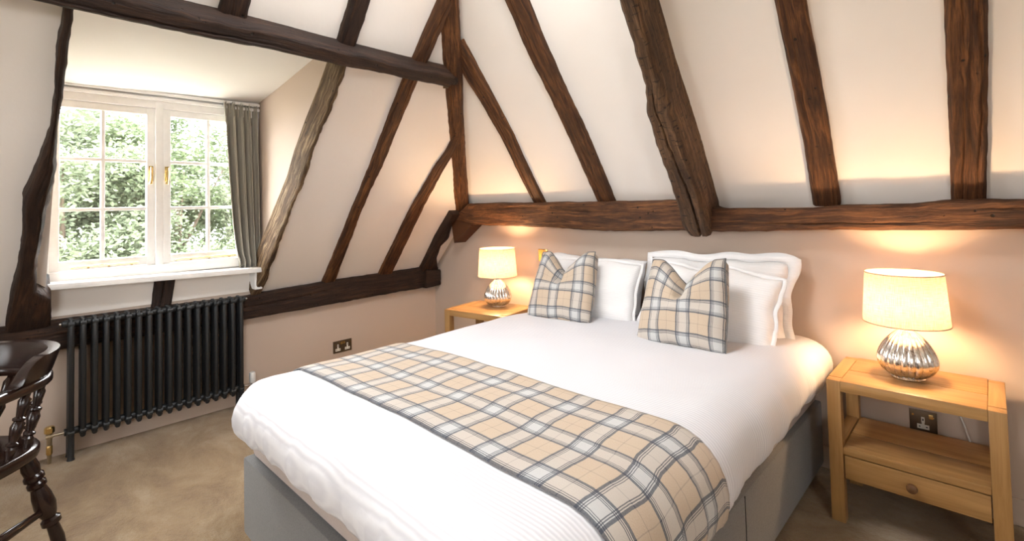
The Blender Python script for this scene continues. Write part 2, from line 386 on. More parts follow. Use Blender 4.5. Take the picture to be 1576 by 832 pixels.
added_win4 = struct(empty('added_window_4', (XR, (QY0 + QY1) / 2, QZ0)))  # unseen right-wall window, added to throw light on the left slope
m = MB(); ay = (QY1 - QY0) / 2; hh = QZ1 - QZ0
for a, b in (((-.02, -ay, 0), (.06, ay, .05)), ((-.02, -ay, hh - .05), (.06, ay, hh)), ((-.019, -ay, .05), (.059, -ay + .05, hh - .05)), ((-.019, ay - .05, .05), (.059, ay, hh - .05)), ((-.018, -.025, .05), (.058, .025, hh - .05))): m.box(a, b, .003)
m.build('frame', 'gloss_white', added_win4)
for a, b in ((-ay + .05, -.025), (.025, ay - .05)): MB().box((.02, a, .05), (.024, b, hh - .05)).build('pane', 'pane_glass', added_win4, smooth=False)
added_win3 = struct(empty('added_rooflight_3', ((RX0 + RX1) / 2, (RY0_ + RY1_) / 2, ZC)))  # unseen rooflight, added to even out the light over the bed
m = MB(); ax, ay = (RX1 - RX0) / 2, (RY1_ - RY0_) / 2
for a, b in (((-ax, -ay, -.012), (ax, -ay + .03, .07)), ((-ax, ay - .03, -.012), (ax, ay, .07)), ((-ax, -ay + .03, -.011), (-ax + .03, ay - .03, .069)), ((ax - .03, -ay + .03, -.011), (ax, ay - .03, .069))): m.box(a, b, .003)
m.build('frame', 'gloss_white', added_win3)
MB().box((-ax + .03, -ay + .03, .04), (ax - .03, ay - .03, .044)).build('pane', 'pane_glass', added_win3, smooth=False)

# ------------------------------------------------------------------ timbers
def timber(name, mat, O, au, av, an, left, right, d1, d0, label, step=.03, rough=.005, arris=.012, groove=None, parent=None, seed=0, flip=False, M=27):
    left = sorted(left, key=lambda p: p[1]); right = sorted(right, key=lambda p: p[1])
    s0 = min(left[0][1], right[0][1]); s1 = max(left[-1][1], right[-1][1]); n = max(3, int((s1 - s0) / step))
    V = []; UV = []; F = []; sd = Vector((seed * 7.3, seed * 3.1, seed * 1.7))
    if groove is None:
        rg = random.Random(seed); ck = [(rg.uniform(.15, .85), rg.uniform(s0, s1), rg.uniform(.15, .5), rg.uniform(.004, .012), rg.uniform(0, 6)) for _ in range(max(2, int((s1 - s0) * 2.2)))]
        def groove(s, t):
            g = 0
            for tc, sc, ln, dp, ph in ck:
                q = abs(s - sc) / ln
                if q < 1: g = max(g, dp * (1 - q * q) * max(0, 1 - abs(t - tc - .05 * math.sin(s * 7 + ph)) / .05))
            return g
    for i in range(n + 1):
        s = s0 + (s1 - s0) * i / n; a = interp(left, s); b = interp(right, s); wd = b - a; ar = min(arris, abs(wd) * .3)
        sec = [(a, d0), (a, (d0 + d1) * .5), (a, d1 - ar)]
        for j in range(M): sec.append((a + ar + (wd - 2 * ar) * j / (M - 1), d1))
        sec += [(b, d1 - ar), (b, (d0 + d1) * .5), (b, d0)]
        per = 0; pq = None
        for j, (u, d) in enumerate(sec):
            if pq: per += math.hypot(u - pq[0], d - pq[1])
            pq = (u, d)
            p = O + au * u + av * s + an * d
            if 0 < j < len(sec) - 1:
                nz = noise.noise_vector(p * 5 + sd) * rough * .8 + noise.noise_vector(p * 24 + sd) * rough * .7
                p = p + nz
            if groove:
                g = groove(s, (u - a) / wd if wd else 0)
                if g and 2 < j < len(sec) - 3: p = p - an * g
            V.append(p); UV.append((per + seed * 1.37, s + seed * .77))
    k = len(sec) if n else 0
    for i in range(n):
        for j in range(k): F.append((i * k + j, i * k + (j + 1) % k, (i + 1) * k + (j + 1) % k, (i + 1) * k + j))
    F.append(tuple(range(k))[::-1]); F.append(tuple(n * k + j for j in range(k)))
    o = mesh(name, V, F, mat, parent, True, UV, 50)
    bm = bmesh.new(); bm.from_mesh(o.data); bmesh.ops.recalc_face_normals(bm, faces=bm.faces); bm.to_mesh(o.data); bm.free()
    if label: tag(o, label, 'beam')
    return o
X, Y, Z = Vector((1, 0, 0)), Vector((0, 1, 0)), Vector((0, 0, 1))
OO = Vector((0, 0, 0))
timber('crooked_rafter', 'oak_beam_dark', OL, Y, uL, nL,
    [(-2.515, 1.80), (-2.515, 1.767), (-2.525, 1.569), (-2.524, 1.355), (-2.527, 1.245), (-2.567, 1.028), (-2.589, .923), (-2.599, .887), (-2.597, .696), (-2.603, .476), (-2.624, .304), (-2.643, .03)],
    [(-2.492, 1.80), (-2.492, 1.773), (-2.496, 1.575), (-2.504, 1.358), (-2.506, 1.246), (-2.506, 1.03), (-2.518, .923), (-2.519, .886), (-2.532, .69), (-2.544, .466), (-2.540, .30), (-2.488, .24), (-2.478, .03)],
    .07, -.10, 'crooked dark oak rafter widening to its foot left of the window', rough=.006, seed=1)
timber('rafter', 'oak_bark', OL, Y, uL, nL,
    [(-1.472, 1.80), (-1.467, 1.644), (-1.469, 1.491), (-1.477, 1.307), (-1.479, 1.089), (-1.470, .896), (-1.482, .631), (-1.490, .415), (-1.495, .276), (-1.49, .226), (-1.50, .156), (-1.52, .02)],
    [(-1.447, 1.80), (-1.441, 1.491), (-1.460, 1.277), (-1.448, 1.09), (-1.450, .984), (-1.457, .768), (-1.459, .497), (-1.452, .342), (-1.462, .276), (-1.450, .226), (-1.445, .156), (-1.462, .02)],
    .042, -.13, 'rough pale-barked rafter edging the dormer right of the curtain', rough=.009, arris=.008, seed=2, step=.018)
timber('rafter', 'oak_beam_dark', OL, Y, uL, nL, [(-1.537, 2.70), (-1.537, 2.092), (-1.526, 1.86)], [(-1.45, 2.70), (-1.45, 2.119), (-1.44, 2.017), (-1.438, 1.86)], .04, -.04, 'short dark rafter above the purlin, middle of the three above it', seed=3)
timber('rafter', 'oak_beam_dark', OL, Y, uL, nL, [(-2.05, 2.70), (-2.047, 1.86)], [(-1.95, 2.70), (-1.943, 1.86)], .04, -.04, 'short dark rafter above the purlin, cut by the top edge over the window', seed=4)
timber('rafter', 'oak_beam_warm', OL, Y, uL, nL, [(-1.089, 2.6), (-1.089, 2.123), (-1.087, 1.898), (-1.09, 1.744), (-1.062, 1.105), (-1.057, .882), (-1.046, .572), (-1.037, .03)],
    [(-.998, 2.6), (-.998, 2.149), (-.992, 1.901), (-1.003, 1.74), (-.98, 1.109), (-.991, .924), (-.97, .517), (-.944, .03)], .035, -.04, 'long brown rafter passing behind the purlin between dormer and hip', seed=5)
timber('rafter', 'oak_beam_warm', OL, Y, uL, nL, [(-.54, 1.40), (-.544, 1.244), (-.564, 1.157), (-.592, .715), (-.58, .03)], [(-.478, 1.40), (-.478, 1.248), (-.489, 1.138), (-.492, .782), (-.463, .03)], .035, -.04, 'shorter brown rafter running up into the hip timber on the left slope', seed=6)
# purlin across the dormer, square to the slope
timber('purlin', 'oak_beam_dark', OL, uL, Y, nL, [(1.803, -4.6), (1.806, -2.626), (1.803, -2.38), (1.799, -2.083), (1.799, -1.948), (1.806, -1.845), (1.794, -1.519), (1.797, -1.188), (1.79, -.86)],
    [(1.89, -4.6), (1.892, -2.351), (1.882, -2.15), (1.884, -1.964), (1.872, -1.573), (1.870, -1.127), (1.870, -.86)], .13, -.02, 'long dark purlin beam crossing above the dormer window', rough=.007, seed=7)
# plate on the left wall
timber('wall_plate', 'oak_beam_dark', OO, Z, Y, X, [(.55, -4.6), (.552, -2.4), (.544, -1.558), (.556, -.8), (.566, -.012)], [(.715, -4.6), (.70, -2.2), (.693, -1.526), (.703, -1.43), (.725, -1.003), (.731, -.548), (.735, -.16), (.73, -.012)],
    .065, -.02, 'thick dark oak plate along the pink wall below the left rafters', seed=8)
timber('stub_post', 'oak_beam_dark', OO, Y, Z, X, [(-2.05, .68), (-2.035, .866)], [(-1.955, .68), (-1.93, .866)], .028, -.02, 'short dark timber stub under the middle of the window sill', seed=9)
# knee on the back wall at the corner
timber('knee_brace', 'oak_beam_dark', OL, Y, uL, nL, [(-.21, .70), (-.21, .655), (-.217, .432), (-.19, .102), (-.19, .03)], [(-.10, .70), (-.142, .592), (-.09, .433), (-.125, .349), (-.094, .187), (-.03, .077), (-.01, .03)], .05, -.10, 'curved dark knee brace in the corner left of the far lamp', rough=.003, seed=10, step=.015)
pe = timber('plate_end', 'oak_beam_dark', OO, Z, Y, X, [(.562, -.16), (.566, -.012)], [(.72, -.16), (.70, -.012)], .10, 0, None, seed=18, parent=bpy.data.objects['wall_plate'], M=9)
# hip timber
hd = nL.cross(nB).normalized(); hd = hd if hd.z > 0 else -hd
nH = (nL + nB); nH = (nH - hd * nH.dot(hd)).normalized(); wH = hd.cross(nH)
HB = Vector(((ZB - ZL) / KL, 0, ZB))
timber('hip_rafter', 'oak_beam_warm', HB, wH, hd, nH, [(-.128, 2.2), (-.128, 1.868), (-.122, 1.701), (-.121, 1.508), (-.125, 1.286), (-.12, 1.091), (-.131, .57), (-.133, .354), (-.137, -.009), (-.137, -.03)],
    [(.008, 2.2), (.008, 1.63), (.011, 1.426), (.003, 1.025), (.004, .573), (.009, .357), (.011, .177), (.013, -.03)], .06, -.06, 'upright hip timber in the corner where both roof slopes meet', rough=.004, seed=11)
hf = solid('hip_foot', [(.385, -.125, 1.20), (.40, -.125, 1.10), (.43, -.125, .95), (.636, -.125, 1.092), (.626, -.125, 1.20)][::-1], (0, -1, 0), .12, 'oak_beam_warm', bpy.data.objects['hip_rafter'])
# peg and iron strap where the purlin meets the hip
pc = HB + wH * -.045 + hd * 1.357 + nH * .06
pg = MB().tube([pc - nH * .02, pc + nH * .012, pc + nH * .022], [.030, .030, .022], 14).build('timber_peg', 'oak_beam_dark'); tag(pg, 'round dark peg end on the hip timber beside the purlin', 'peg')
st = mesh('iron_strap', [HB + wH * a + hd * b + nH * c for c in (.055, .068) for a, b in ((-.110, 1.30), (-.078, 1.30), (-.074, 1.42), (-.108, 1.42))], [(0, 1, 2, 3), (7, 6, 5, 4), (0, 4, 5, 1), (1, 5, 6, 2), (2, 6, 7, 3), (3, 7, 4, 0)], 'bronze_plate', None, False)
tag(st, 'narrow metal strap at the purlin end on the hip timber', 'strap')
# back slope
timber('rafter', 'oak_beam_warm', OB, X, uB, nB, [(1.289, 1.30), (1.289, 1.096), (1.302, .928), (1.302, .659), (1.278, .419), (1.248, .03)], [(1.423, 1.30), (1.423, 1.282), (1.415, 1.01), (1.401, .689), (1.368, .39), (1.338, .03)], .035, -.04, 'slim brown rafter on the bed wall slope nearest the hip timber', seed=12)
timber('rafter', 'oak_beam_warm', OB, X, uB, nB, [(1.849, 1.90), (1.849, 1.416), (1.832, 1.185), (1.825, 1.037), (1.827, .841), (1.809, .489), (1.788, .03)], [(1.965, 1.90), (1.965, 1.378), (1.946, 1.161), (1.934, .921), (1.934, .618), (1.917, .369), (1.894, .03)], .045, -.04, 'wavy brown rafter left of the massive cracked timber over the bed', seed=13)
def crack(s, t):
    if not -.06 < s < .85: return 0
    c = .56 + .10 * math.sin(s * 5 + .5) - .10 * s; wd = .045 * (1 - (s / .87) ** 2 * .6); return .035 * max(0, 1 - abs(t - c) / wd)
timber('principal_rafter', 'oak_beam_grey', OB, X, uB, nB, [(2.507, 1.90), (2.507, 1.271), (2.496, 1.063), (2.474, .883), (2.428, .735), (2.414, .553), (2.401, .297), (2.374, .023), (2.386, -.02)],
    [(2.59, 1.90), (2.58, 1.24), (2.567, 1.05), (2.556, .9), (2.55, .7), (2.54, .48), (2.525, .26), (2.512, .06), (2.50, -.02)], .20, -.04, 'massive cracked principal rafter over the middle of the bed', rough=.007, arris=.016, groove=crack, seed=14, M=41, step=.02)
timber('rafter', 'oak_beam_warm', OB, X, uB, nB, [(2.996, 1.90), (2.996, 1.036), (2.987, .751), (2.972, .392), (2.946, .03)], [(3.092, 1.90), (3.092, 1.005), (3.087, .766), (3.077, .467), (3.057, .03)], .03, -.04, 'straight nail-holed rafter between the cracked timber and the rightmost one', rough=.003, seed=15)
timber('rafter', 'oak_beam_warm', OB, X, uB, nB, [(3.46, 1.90), (3.46, .885), (3.448, .558), (3.44, .305), (3.428, .03)], [(3.563, 1.90), (3.563, .851), (3.551, .537), (3.532, .03)], .03, -.04, 'broad nail-holed rafter standing above the near lamp', rough=.003, seed=16)
timber('wall_beam', 'oak_beam_warm', OO, Z, X, -Y, [(1.142, .42), (1.13, .46), (1.097, .619), (1.091, 1.374), (1.073, 1.843), (1.083, 2.35), (1.083, 2.53), (1.099, 3.101), (1.112, 3.624), (1.112, XR)], [(1.144, .42), (1.264, .608), (1.254, 1.72), (1.251, 2.297), (1.251, 2.42), (1.199, 2.534), (1.196, 2.96), (1.209, 3.084), (1.21, 3.307), (1.225, 3.432), (1.22, 3.628), (1.22, XR)],
    .13, -.02, 'long horizontal oak beam on the wall behind the bed', rough=.006, seed=17)

# ------------------------------------------------------------------ radiator
rad = empty('radiator', (.095, -2.405, 0)); tag(rad, 'black column radiator below the dormer window', 'radiator')
RP = .047; cm = MB()
for dx in (-.035, 0, .035):
    cm.tube([(dx, 0, .104), (dx, 0, .112), (dx, 0, .69), (dx, 0, .708)], [.008, .0125, .0125, .009], 10)
for z in (.135, .685):
    cm.tube([(-.042, 0, z + (.012 if z > .5 else -.012)), (-.03, 0, z), (.03, 0, z), (.042, 0, z + (.012 if z > .5 else -.012))], [.012, .017, .017, .012], 10)
    cm.tube([(0, -RP / 2, z), (0, RP / 2, z)], .018, 12)
    for dx in (-.035, .035): cm.tube([(dx, -.012, z), (dx, .012, z)], .015, 10)
c0 = cm.build('column', 'radiator_black', rad)
for i in range(1, 18):
    c = c0.copy(); COL.objects.link(c); c.parent = rad; c.location = (0, i * RP, 0)
for y in (0, 17 * RP):
    f = MB()
    for dx in (-.03, .035): f.tube([(dx, y, .13), (dx, y, .012), (dx, y, 0)], [.014, .014, .017], 10)
    f.build('foot', 'radiator_black', rad)
for y, s in ((-.033, -1), (17 * RP + .033, 1)):
    MB().tube([(0, y - s * .012, .685), (0, y, .685), (0, y + s * .004, .685)], [.017, .017, .008], 10).build('end_cap', 'radiator_black', rad)
    MB().tube([(0, y + s * .003, .685), (0, y + s * .012, .685)], .006, 8).build('bleed_plug', 'chrome', rad)
vl = MB(); y = -.078
vl.tube([(0, -.02, .135), (0, y, .135)], .007, 10); vl.tube([(0, y, .15), (0, y, .10), (0, y, 0.0)], [.011, .011, .008], 10); vl.tube([(0, y - .014, .135), (0, y + .014, .135)], .012, 8)
v1 = vl.build('valve', 'nickel_aged', rad)
MB().tube([(0, y, .148), (0, y, .155), (0, y, .178), (0, y, .184)], [.012, .021, .021, .015], 12).build('valve_cap', 'brass', v1)
MB().tube([(.0, y, .092), (0, y, .085), (0, y, .05), (0, y, .044)], [.010, .013, .013, .009], 12).build('pipe_sleeve', 'brass', v1)
vr = MB(); y = 17 * RP + .075
vr.tube([(0, 17 * RP + .02, .135), (0, y, .135)], .007, 10); vr.tube([(0, y, .15), (0, y, 0)], .009, 10)
v2 = vr.build('valve', 'chrome', rad)
MB().tube([(0, y, .145), (0, y, .152), (0, y, .195), (0, y, .212), (0, y, .216)], [.014, .019, .020, .017, .010], 16).build('thermostat_head', 'plastic_white', v2)

# ------------------------------------------------------------------ sockets
def socket(name, loc, rz, label, w=.147, gang=2, plate='bronze_plate', h=.087):
    t = empty(name, loc, rz); tag(t, label, 'socket')      # local: x across, z up, -y towards the room
    MB().box((-w / 2, -.007, -h / 2), (w / 2, 0, h / 2), .002).build('plate', plate, t)
    for g in range(gang):
        cx = (g - (gang - 1) / 2) * .075
        b = MB()
        b.box((cx - .0055, -.0085, -.004), (cx + .0055, -.006, .018)); b.box((cx - .0195, -.0085, -.030), (cx + .0195, -.006, -.012)); b.box((cx - .0045, -.0085, -.014), (cx + .0045, -.006, -.002))
        ins = b.build('pin_shroud', 'socket_insert', t, smooth=False)
        for lo, hi in (((cx - .002, -.0092, .003), (cx + .002, -.008, .012)), ((cx - .0145, -.0092, -.023), (cx - .0085, -.008, -.019)), ((cx + .0085, -.0092, -.023), (cx + .0145, -.008, -.019))):
            MB().box(lo, hi).build('pin_slot', 'slot_dark', ins, smooth=False)
    for g in range(gang):
        cx = (g - (gang - 1) / 2) * .0185 if gang > 1 else .026
        MB().box((cx - .007, -.011, .016), (cx + .007, -.006, .034), .001).build('rocker_switch', 'brass', t)
    for s in (-1, 1): MB().tube([(s * (w / 2 - .012), -.0085, .022), (s * (w / 2 - .012), -.006, .022)], .004, 10).build('screw', 'brass', t)
    return t
socket('double_socket', (0, -.87, .219), math.pi / 2, 'dark bronze double socket low on the pink wall beside the bed')
socket('wall_socket', (3.305, 0, .308), 0, 'dark socket on the wall behind the near bedside table', .088, 1)
bs = empty('wall_switch', (1.262, 0, .885)); tag(bs, 'square brass switch plate behind the far plaid cushion', 'switch')
MB().box((-.043, -.006, -.043), (.043, 0, .043), .002).build('plate', 'brass', bs); MB().box((-.008, -.011, -.012), (.008, -.005, .012), .001).build('rocker_switch', 'bronze_plate', bs)

# ------------------------------------------------------------------ curtain
cur = empty('curtain', (.055, -1.46, .88)); tag(cur, 'grey-green linen curtain gathered at the right of the window', 'curtain')
V = []; F = []; NU, NV = 110, 44
for j in range(NV + 1):
    t = j / NV; z = .005 + 1.055 * t                       # up
    left = -.135 - .005 + (-.09) * (max(0, t - .05) ** .55 if t > .05 else 0) ; left = min(left, -.125)
    for i in range(NU + 1):
        u = i / NU; y = left * (1 - u) + (-.008) * u
        amp = .030 * (1 - .45 * max(0, (t - .85) / .15)); ph = u * 2 * math.pi * 4.6 + .5 * math.sin(t * 2.2 + u * 5)
        f = math.sin(ph) + .35 * math.sin(2.1 * ph + 1) * (t > .0)
        if t > .93: f = .6 * f + .6 * math.sin(u * 2 * math.pi * 13)
        x = amp * f + .012 * math.sin(u * 3 + t * 2); V.append((x, y + .004 * math.cos(ph), z + (.008 * math.sin(u * 80) if j == NV else 0)))
for j in range(NV):
    for i in range(NU): F.append((j * (NU + 1) + i, j * (NU + 1) + i + 1, (j + 1) * (NU + 1) + i + 1, (j + 1) * (NU + 1) + i))
cl = mesh('cloth', V, F, 'curtain_linen', cur); cl.modifiers.new('thick', 'SOLIDIFY').thickness = .003
tk = MB().box((.045, D0 + .02, 1.935), (.062, D1 - .005, 1.953), .003).build('curtain_track', 'gloss_white'); tag(tk, 'thin white curtain track along the head of the window', 'curtain track')

# ------------------------------------------------------------------ bed
BX0, BX1, BY0, BY1 = 1.471, 2.950, -2.02, -.045
bed = empty('divan_bed', ((BX0 + BX1) / 2, (BY0 + BY1) / 2, 0)); tag(bed, 'grey upholstered divan bed with mattress beneath the white duvet', 'bed')
hx = (BX1 - BX0) / 2; hy = (BY1 - BY0) / 2
MB().box((-hx, -hy, .035), (hx, hy, .315), .012).build('divan_base', 'divan_grey', bed)
MB().box((-hx + .01, -hy + .02, .317), (hx - .01, hy, .555), .035).build('mattress', 'mattress_ticking', bed)
for y in (0.0,):
    MB().box((hx - .001, y - .002, .04), (hx + .0015, y + .002, .31)).build('base_seam', 'slot_dark', bed, smooth=False)
for sx in (-1, 1):
    for sy in (-1, 1):
        MB().tube([(sx * (hx - .05), sy * (hy - .05) - .012, .019), (sx * (hx - .05), sy * (hy - .05) + .012, .019)], .019, 14).tube([(sx * (hx - .05), sy * (hy - .05), .02), (sx * (hx - .05), sy * (hy - .05), .04)], .008, 8).build('castor', 'chrome', bed)
# duvet: puffed top and rounded drop on three sides
INS = .10; ix0, ix1, iy0 = BX0 + INS, BX1 - INS, BY0 + INS; iy1 = -.06
PROF = [(0, 0), (.03, -.001), (.06, -.006), (.09, -.016), (.115, -.031), (.136, -.052), (.150, -.078), (.157, -.106), (.156, -.133), (.149, -.158), (.138, -.176), (.122, -.186), (.105, -.187)]
def top_z(x, y):
    z = .602 + .010 * noise.noise(Vector((x * 2.3, y * 2.3, 1))) + .004 * noise.noise(Vector((x * 6, y * 6, 5)))
    z += .016 * math.exp(-((x - 2.2) / .6) ** 2 - ((y + 1.2) / .9) ** 2)
    return z
def drape(x, y, dx, dy, k, push=0):
    # point on the drop below inner-edge point (x, y), going out in direction (dx, dy)
    i = int(k); f = k - i
    if i >= len(PROF) - 1: i = len(PROF) - 2; f = 1 + (k - len(PROF) + 1)
    o = PROF[i][0] + (PROF[i + 1][0] - PROF[i][0]) * f; d = PROF[i][1] + (PROF[i + 1][1] - PROF[i][1]) * f
    t = min(1, k / 12)
    per = (x * 1.0 - y * 1.0) + math.atan2(dy, dx) * .22
    fold = noise.noise(Vector((per * 9, t * .9, 2))) * .020 + noise.noise(Vector((per * 24, t * 1.2, 7))) * .011
    o += fold * t + .010 * noise.noise(Vector((per * 3, 0, 9))) * t
    # hem hangs lower along the near side, towards the foot
    low = 0
    if dx > .5: low = .05 * max(0, min(1, (-y - .3) / 1.1))
    d = d * (1 + low / .187) + noise.noise(Vector((per * 4, 3, 3))) * .012 * t
    return Vector((x + dx * (o + push), y + dy * (o + push), top_z(x, y) + d + push * max(0, 1 - t * 2.2)))
NX, NY = 60, 84; V = []; F = []; idx = {}
for j in range(NY + 1):
    for i in range(NX + 1):
        x = ix0 + (ix1 - ix0) * i / NX; y = iy0 + (iy1 - iy0) * j / NY
        idx[i, j] = len(V); V.append(Vector((x, y, top_z(x, y))))
for j in range(NY):
    for i in range(NX): F.append((idx[i, j], idx[i + 1, j], idx[i + 1, j + 1], idx[i, j + 1]))
bound = []
for j in range(NY, 0, -1): bound.append((idx[0, j], -1, 0))
NA = 10
for a in range(NA + 1): an = math.pi + (math.pi / 2) * a / NA; bound.append((idx[0, 0], math.cos(an), math.sin(an)))
for i in range(1, NX): bound.append((idx[i, 0], 0, -1))
for a in range(NA + 1): an = 1.5 * math.pi + (math.pi / 2) * a / NA; bound.append((idx[NX, 0], math.cos(an), math.sin(an)))
for j in range(1, NY + 1): bound.append((idx[NX, j], 1, 0))
SUB = 2; ks = [q / SUB for q in range(1, 12 * SUB + 1)]
prev = [b[0] for b in bound]
for kk in ks:
    cur_ = []
    for vi, dx, dy in bound:
        p = V[vi]; cur_.append(len(V)); V.append(drape(p.x, p.y, dx, dy, kk))
    for q in range(len(bound) - 1):
        f = [prev[q], cur_[q], cur_[q + 1], prev[q + 1]]
        if f[0] == f[3]: f = f[:3]
        F.append(tuple(f))
    prev = cur_
dv = mesh('duvet', V, F, 'duvet_cotton'); tag(dv, 'white ribbed cotton duvet spread over the bed', 'duvet')
# runner across the foot end
V = []; F = []; UV = []; RY0, RY1 = -1.826, -1.345; NR = 26; rows = []
path = [('l', k / 2) for k in range(25, 0, -1)] + [('t', i / 70) for i in range(71)] + [('r', k / 2) for k in range(1, 28)]
for j in range(NR + 1):
    y = RY0 + (RY1 - RY0) * j / NR; per = 0; pp = None
    for c, k in path:
        if c == 't': x = ix0 + (ix1 - ix0) * k; p = Vector((x, y, top_z(x, y) + .007))
        elif c == 'l': p = drape(ix0, y, -1, 0, k, .007)
        else: p = drape(ix1, y, 1, 0, k, .007)
        if j in (0, NR): p.z -= .003
        if pp is not None: per += (p - pp).length
        pp = p; V.append(p); UV.append((per, y))
n = len(path)
for j in range(NR):
    for i in range(n - 1): F.append((j * n + i, j * n + i + 1, (j + 1) * n + i + 1, (j + 1) * n + i))
rn = mesh('bed_runner', V, F, 'tartan_runner', None, True, UV); rn.modifiers.new('thick', 'SOLIDIFY').thickness = .004; rn.modifiers['thick'].offset = 1
tag(rn, 'beige and grey plaid wool runner laid across the bed foot', 'bed runner')

# ------------------------------------------------------------------ pillows and cushions
def pad(name, mat, w, h, t, loc, rot, flange=0, chop=0, n=36, seed=0, power=.42, sag=0, uvoff=(0, 0)):
    V = []; F = []; UV = []; top = {}
    for side in (1, -1):
        for j in range(n + 1):
            for i in range(n + 1):
                u = -1 + 2 * i / n; v = -1 + 2 * j / n
                if side == -1 and (i in (0, n) or j in (0, n)): top[side, i, j] = top[1, i, j]; continue
                e = max(0, (1 - u * u)) * max(0, (1 - v * v)); th = t / 2 * e ** power
                pin = 1 - .05 * (1 - abs(u)) * v * v * (1 if abs(v) > .0 else 0); piu = 1 - .05 * (1 - abs(v)) * u * u
                x = u * w / 2 * piu; y = v * h / 2 * pin
                wr = noise.noise(Vector((u * 2.2 + seed * 5, v * 2.2, side))) * .10 + noise.noise(Vector((u * 5 + seed * 3, v * 5, side + 4))) * .04
                z = side * th * (1 + wr * 1.6)
                if chop:
                    g = max(0, min(1, (v + .25) / 1.25)); g = g * g * (3 - 2 * g)
                    vv = max(0, 1 - abs(u - .02 * seed) / .72)
                    y -= chop * g * vv ** 1.25; x *= 1 - .15 * g
                    if side == 1: z -= t * .42 * math.exp(-((u) / .10) ** 2) * max(0, min(1, (v - .05) / .4)) * (1 - max(0, v - .75) * 2)
                    z += .02 * abs(u) * g * side
                if sag: y -= sag * (1 - u * u) * (v > 0) * v
                y += noise.noise(Vector((u * 2 + seed * 9, v, 3))) * (.012 if chop else .026) * abs(v) - (0 if chop else .02 * u ** 4 * max(0, v)); x += 0 if chop else noise.noise(Vector((v * 2 + seed * 4, u, 6))) * .018 * abs(u)
                top[side, i, j] = len(V); V.append(Vector((x, y, z))); UV.append((u * w / 2 + uvoff[0], v * h / 2 + uvoff[1]))
    for side in (1, -1):
        for j in range(n):
            for i in range(n):
                f = (top[side, i, j], top[side, i + 1, j], top[side, i + 1, j + 1], top[side, i, j + 1]); F.append(f if side == 1 else f[::-1])
    o = mesh(name, V, F, mat, None, True, UV)
    o.matrix_world = Matrix.Translation(loc) @ rot
    ring = [(i, 0) for i in range(n)] + [(n, j) for j in range(n)] + [(i, n) for i in range(n, 0, -1)] + [(0, j) for j in range(n, 0, -1)]
    rim = [V[top[1, i, j]].copy() for i, j in ring]
    if flange:
        c = Vector((0, 0, 0)); V2 = []; m = len(rim)
        for q, p in enumerate(rim):
            uu = max(-1, min(1, p.x / (w * .49))); vv_ = max(-1, min(1, p.y / (h * .47))); d = Vector((uu ** 7, vv_ ** 7, 0)); d = d.normalized() if d.length > 1e-6 else d
            fl = flange * (1 + .25 * noise.noise(Vector((q * .09, seed * 3, 2)))); cw = max(0, uu) ** 6 * max(0, vv_) ** 6; ex = p + d * fl * (1 + (1.1 * cw if flange > .035 else 0)) + Vector((0, -.03 * cw if flange > .035 else 0, .010 * noise.noise(Vector((q * .10, seed, 0))) + (.03 * cw if flange > .035 else 0)))
            V2 += [p * .985, ex]
        F2 = [(2 * q, 2 * q + 1, (2 * q + 3) % (2 * m), (2 * q + 2) % (2 * m)) for q in range(m)]
        b = mesh('flange', V2, F2, mat, o); b.modifiers.new('thick', 'SOLIDIFY').thickness = .003
    elif chop:
        MB().tube(rim + [rim[0]], .0035, 6).build('piping', 'tartan_cushion' if False else 'divan_grey', o)
    return o
def lean(yaw, tilt, roll=0):
    # local x across, local y up the pillow, local z out of its face towards the foot of the bed
    return Matrix.Rotation(math.radians(yaw), 4, 'Z') @ Matrix.Rotation(math.radians(90 - tilt), 4, 'X') @ Matrix.Rotation(math.radians(roll), 4, 'Z')
tag(pad('pillow', 'pillow_cotton', .70, .40, .17, (1.76, -.12, .735), lean(0, 14, -1), .0, seed=1, sag=.02), 'white pillow against the wall behind the far plaid cushion', 'pillow', None)
tag(pad('pillow', 'pillow_cotton', .68, .37, .18, (1.80, -.27, .735), lean(2, 24, 1), .016, seed=2), 'plump white pillow leaning in front on the window half of the bed', 'pillow')
tag(pad('pillow', 'pillow_cotton', .70, .42, .17, (2.49, -.12, .745), lean(0, 14, 0), .04, seed=3, sag=.015), 'white pillow with loose flanged edge against the wall, near lamp side', 'pillow')
tag(pad('pillow', 'pillow_cotton', .66, .37, .18, (2.52, -.27, .735), lean(-3, 24, -2), .018, seed=4), 'plump white pillow leaning behind the near plaid cushion', 'pillow')
tag(pad('cushion', 'tartan_cushion', .44, .41, .15, (1.775, -.435, .768), lean(0, 25, 3), 0, .115, seed=0, uvoff=(.03, 0)), 'plaid cushion with dented top on the window half of the bed', 'cushion', 'plaid cushions on the bed')
tag(pad('cushion', 'tartan_cushion', .44, .41, .15, (2.515, -.49, .775), lean(-8, 25, 5), 0, .115, seed=1, uvoff=(-.02, .02)), 'plaid cushion with dented top on the near lamp half of the bed', 'cushion', 'plaid cushions on the bed')

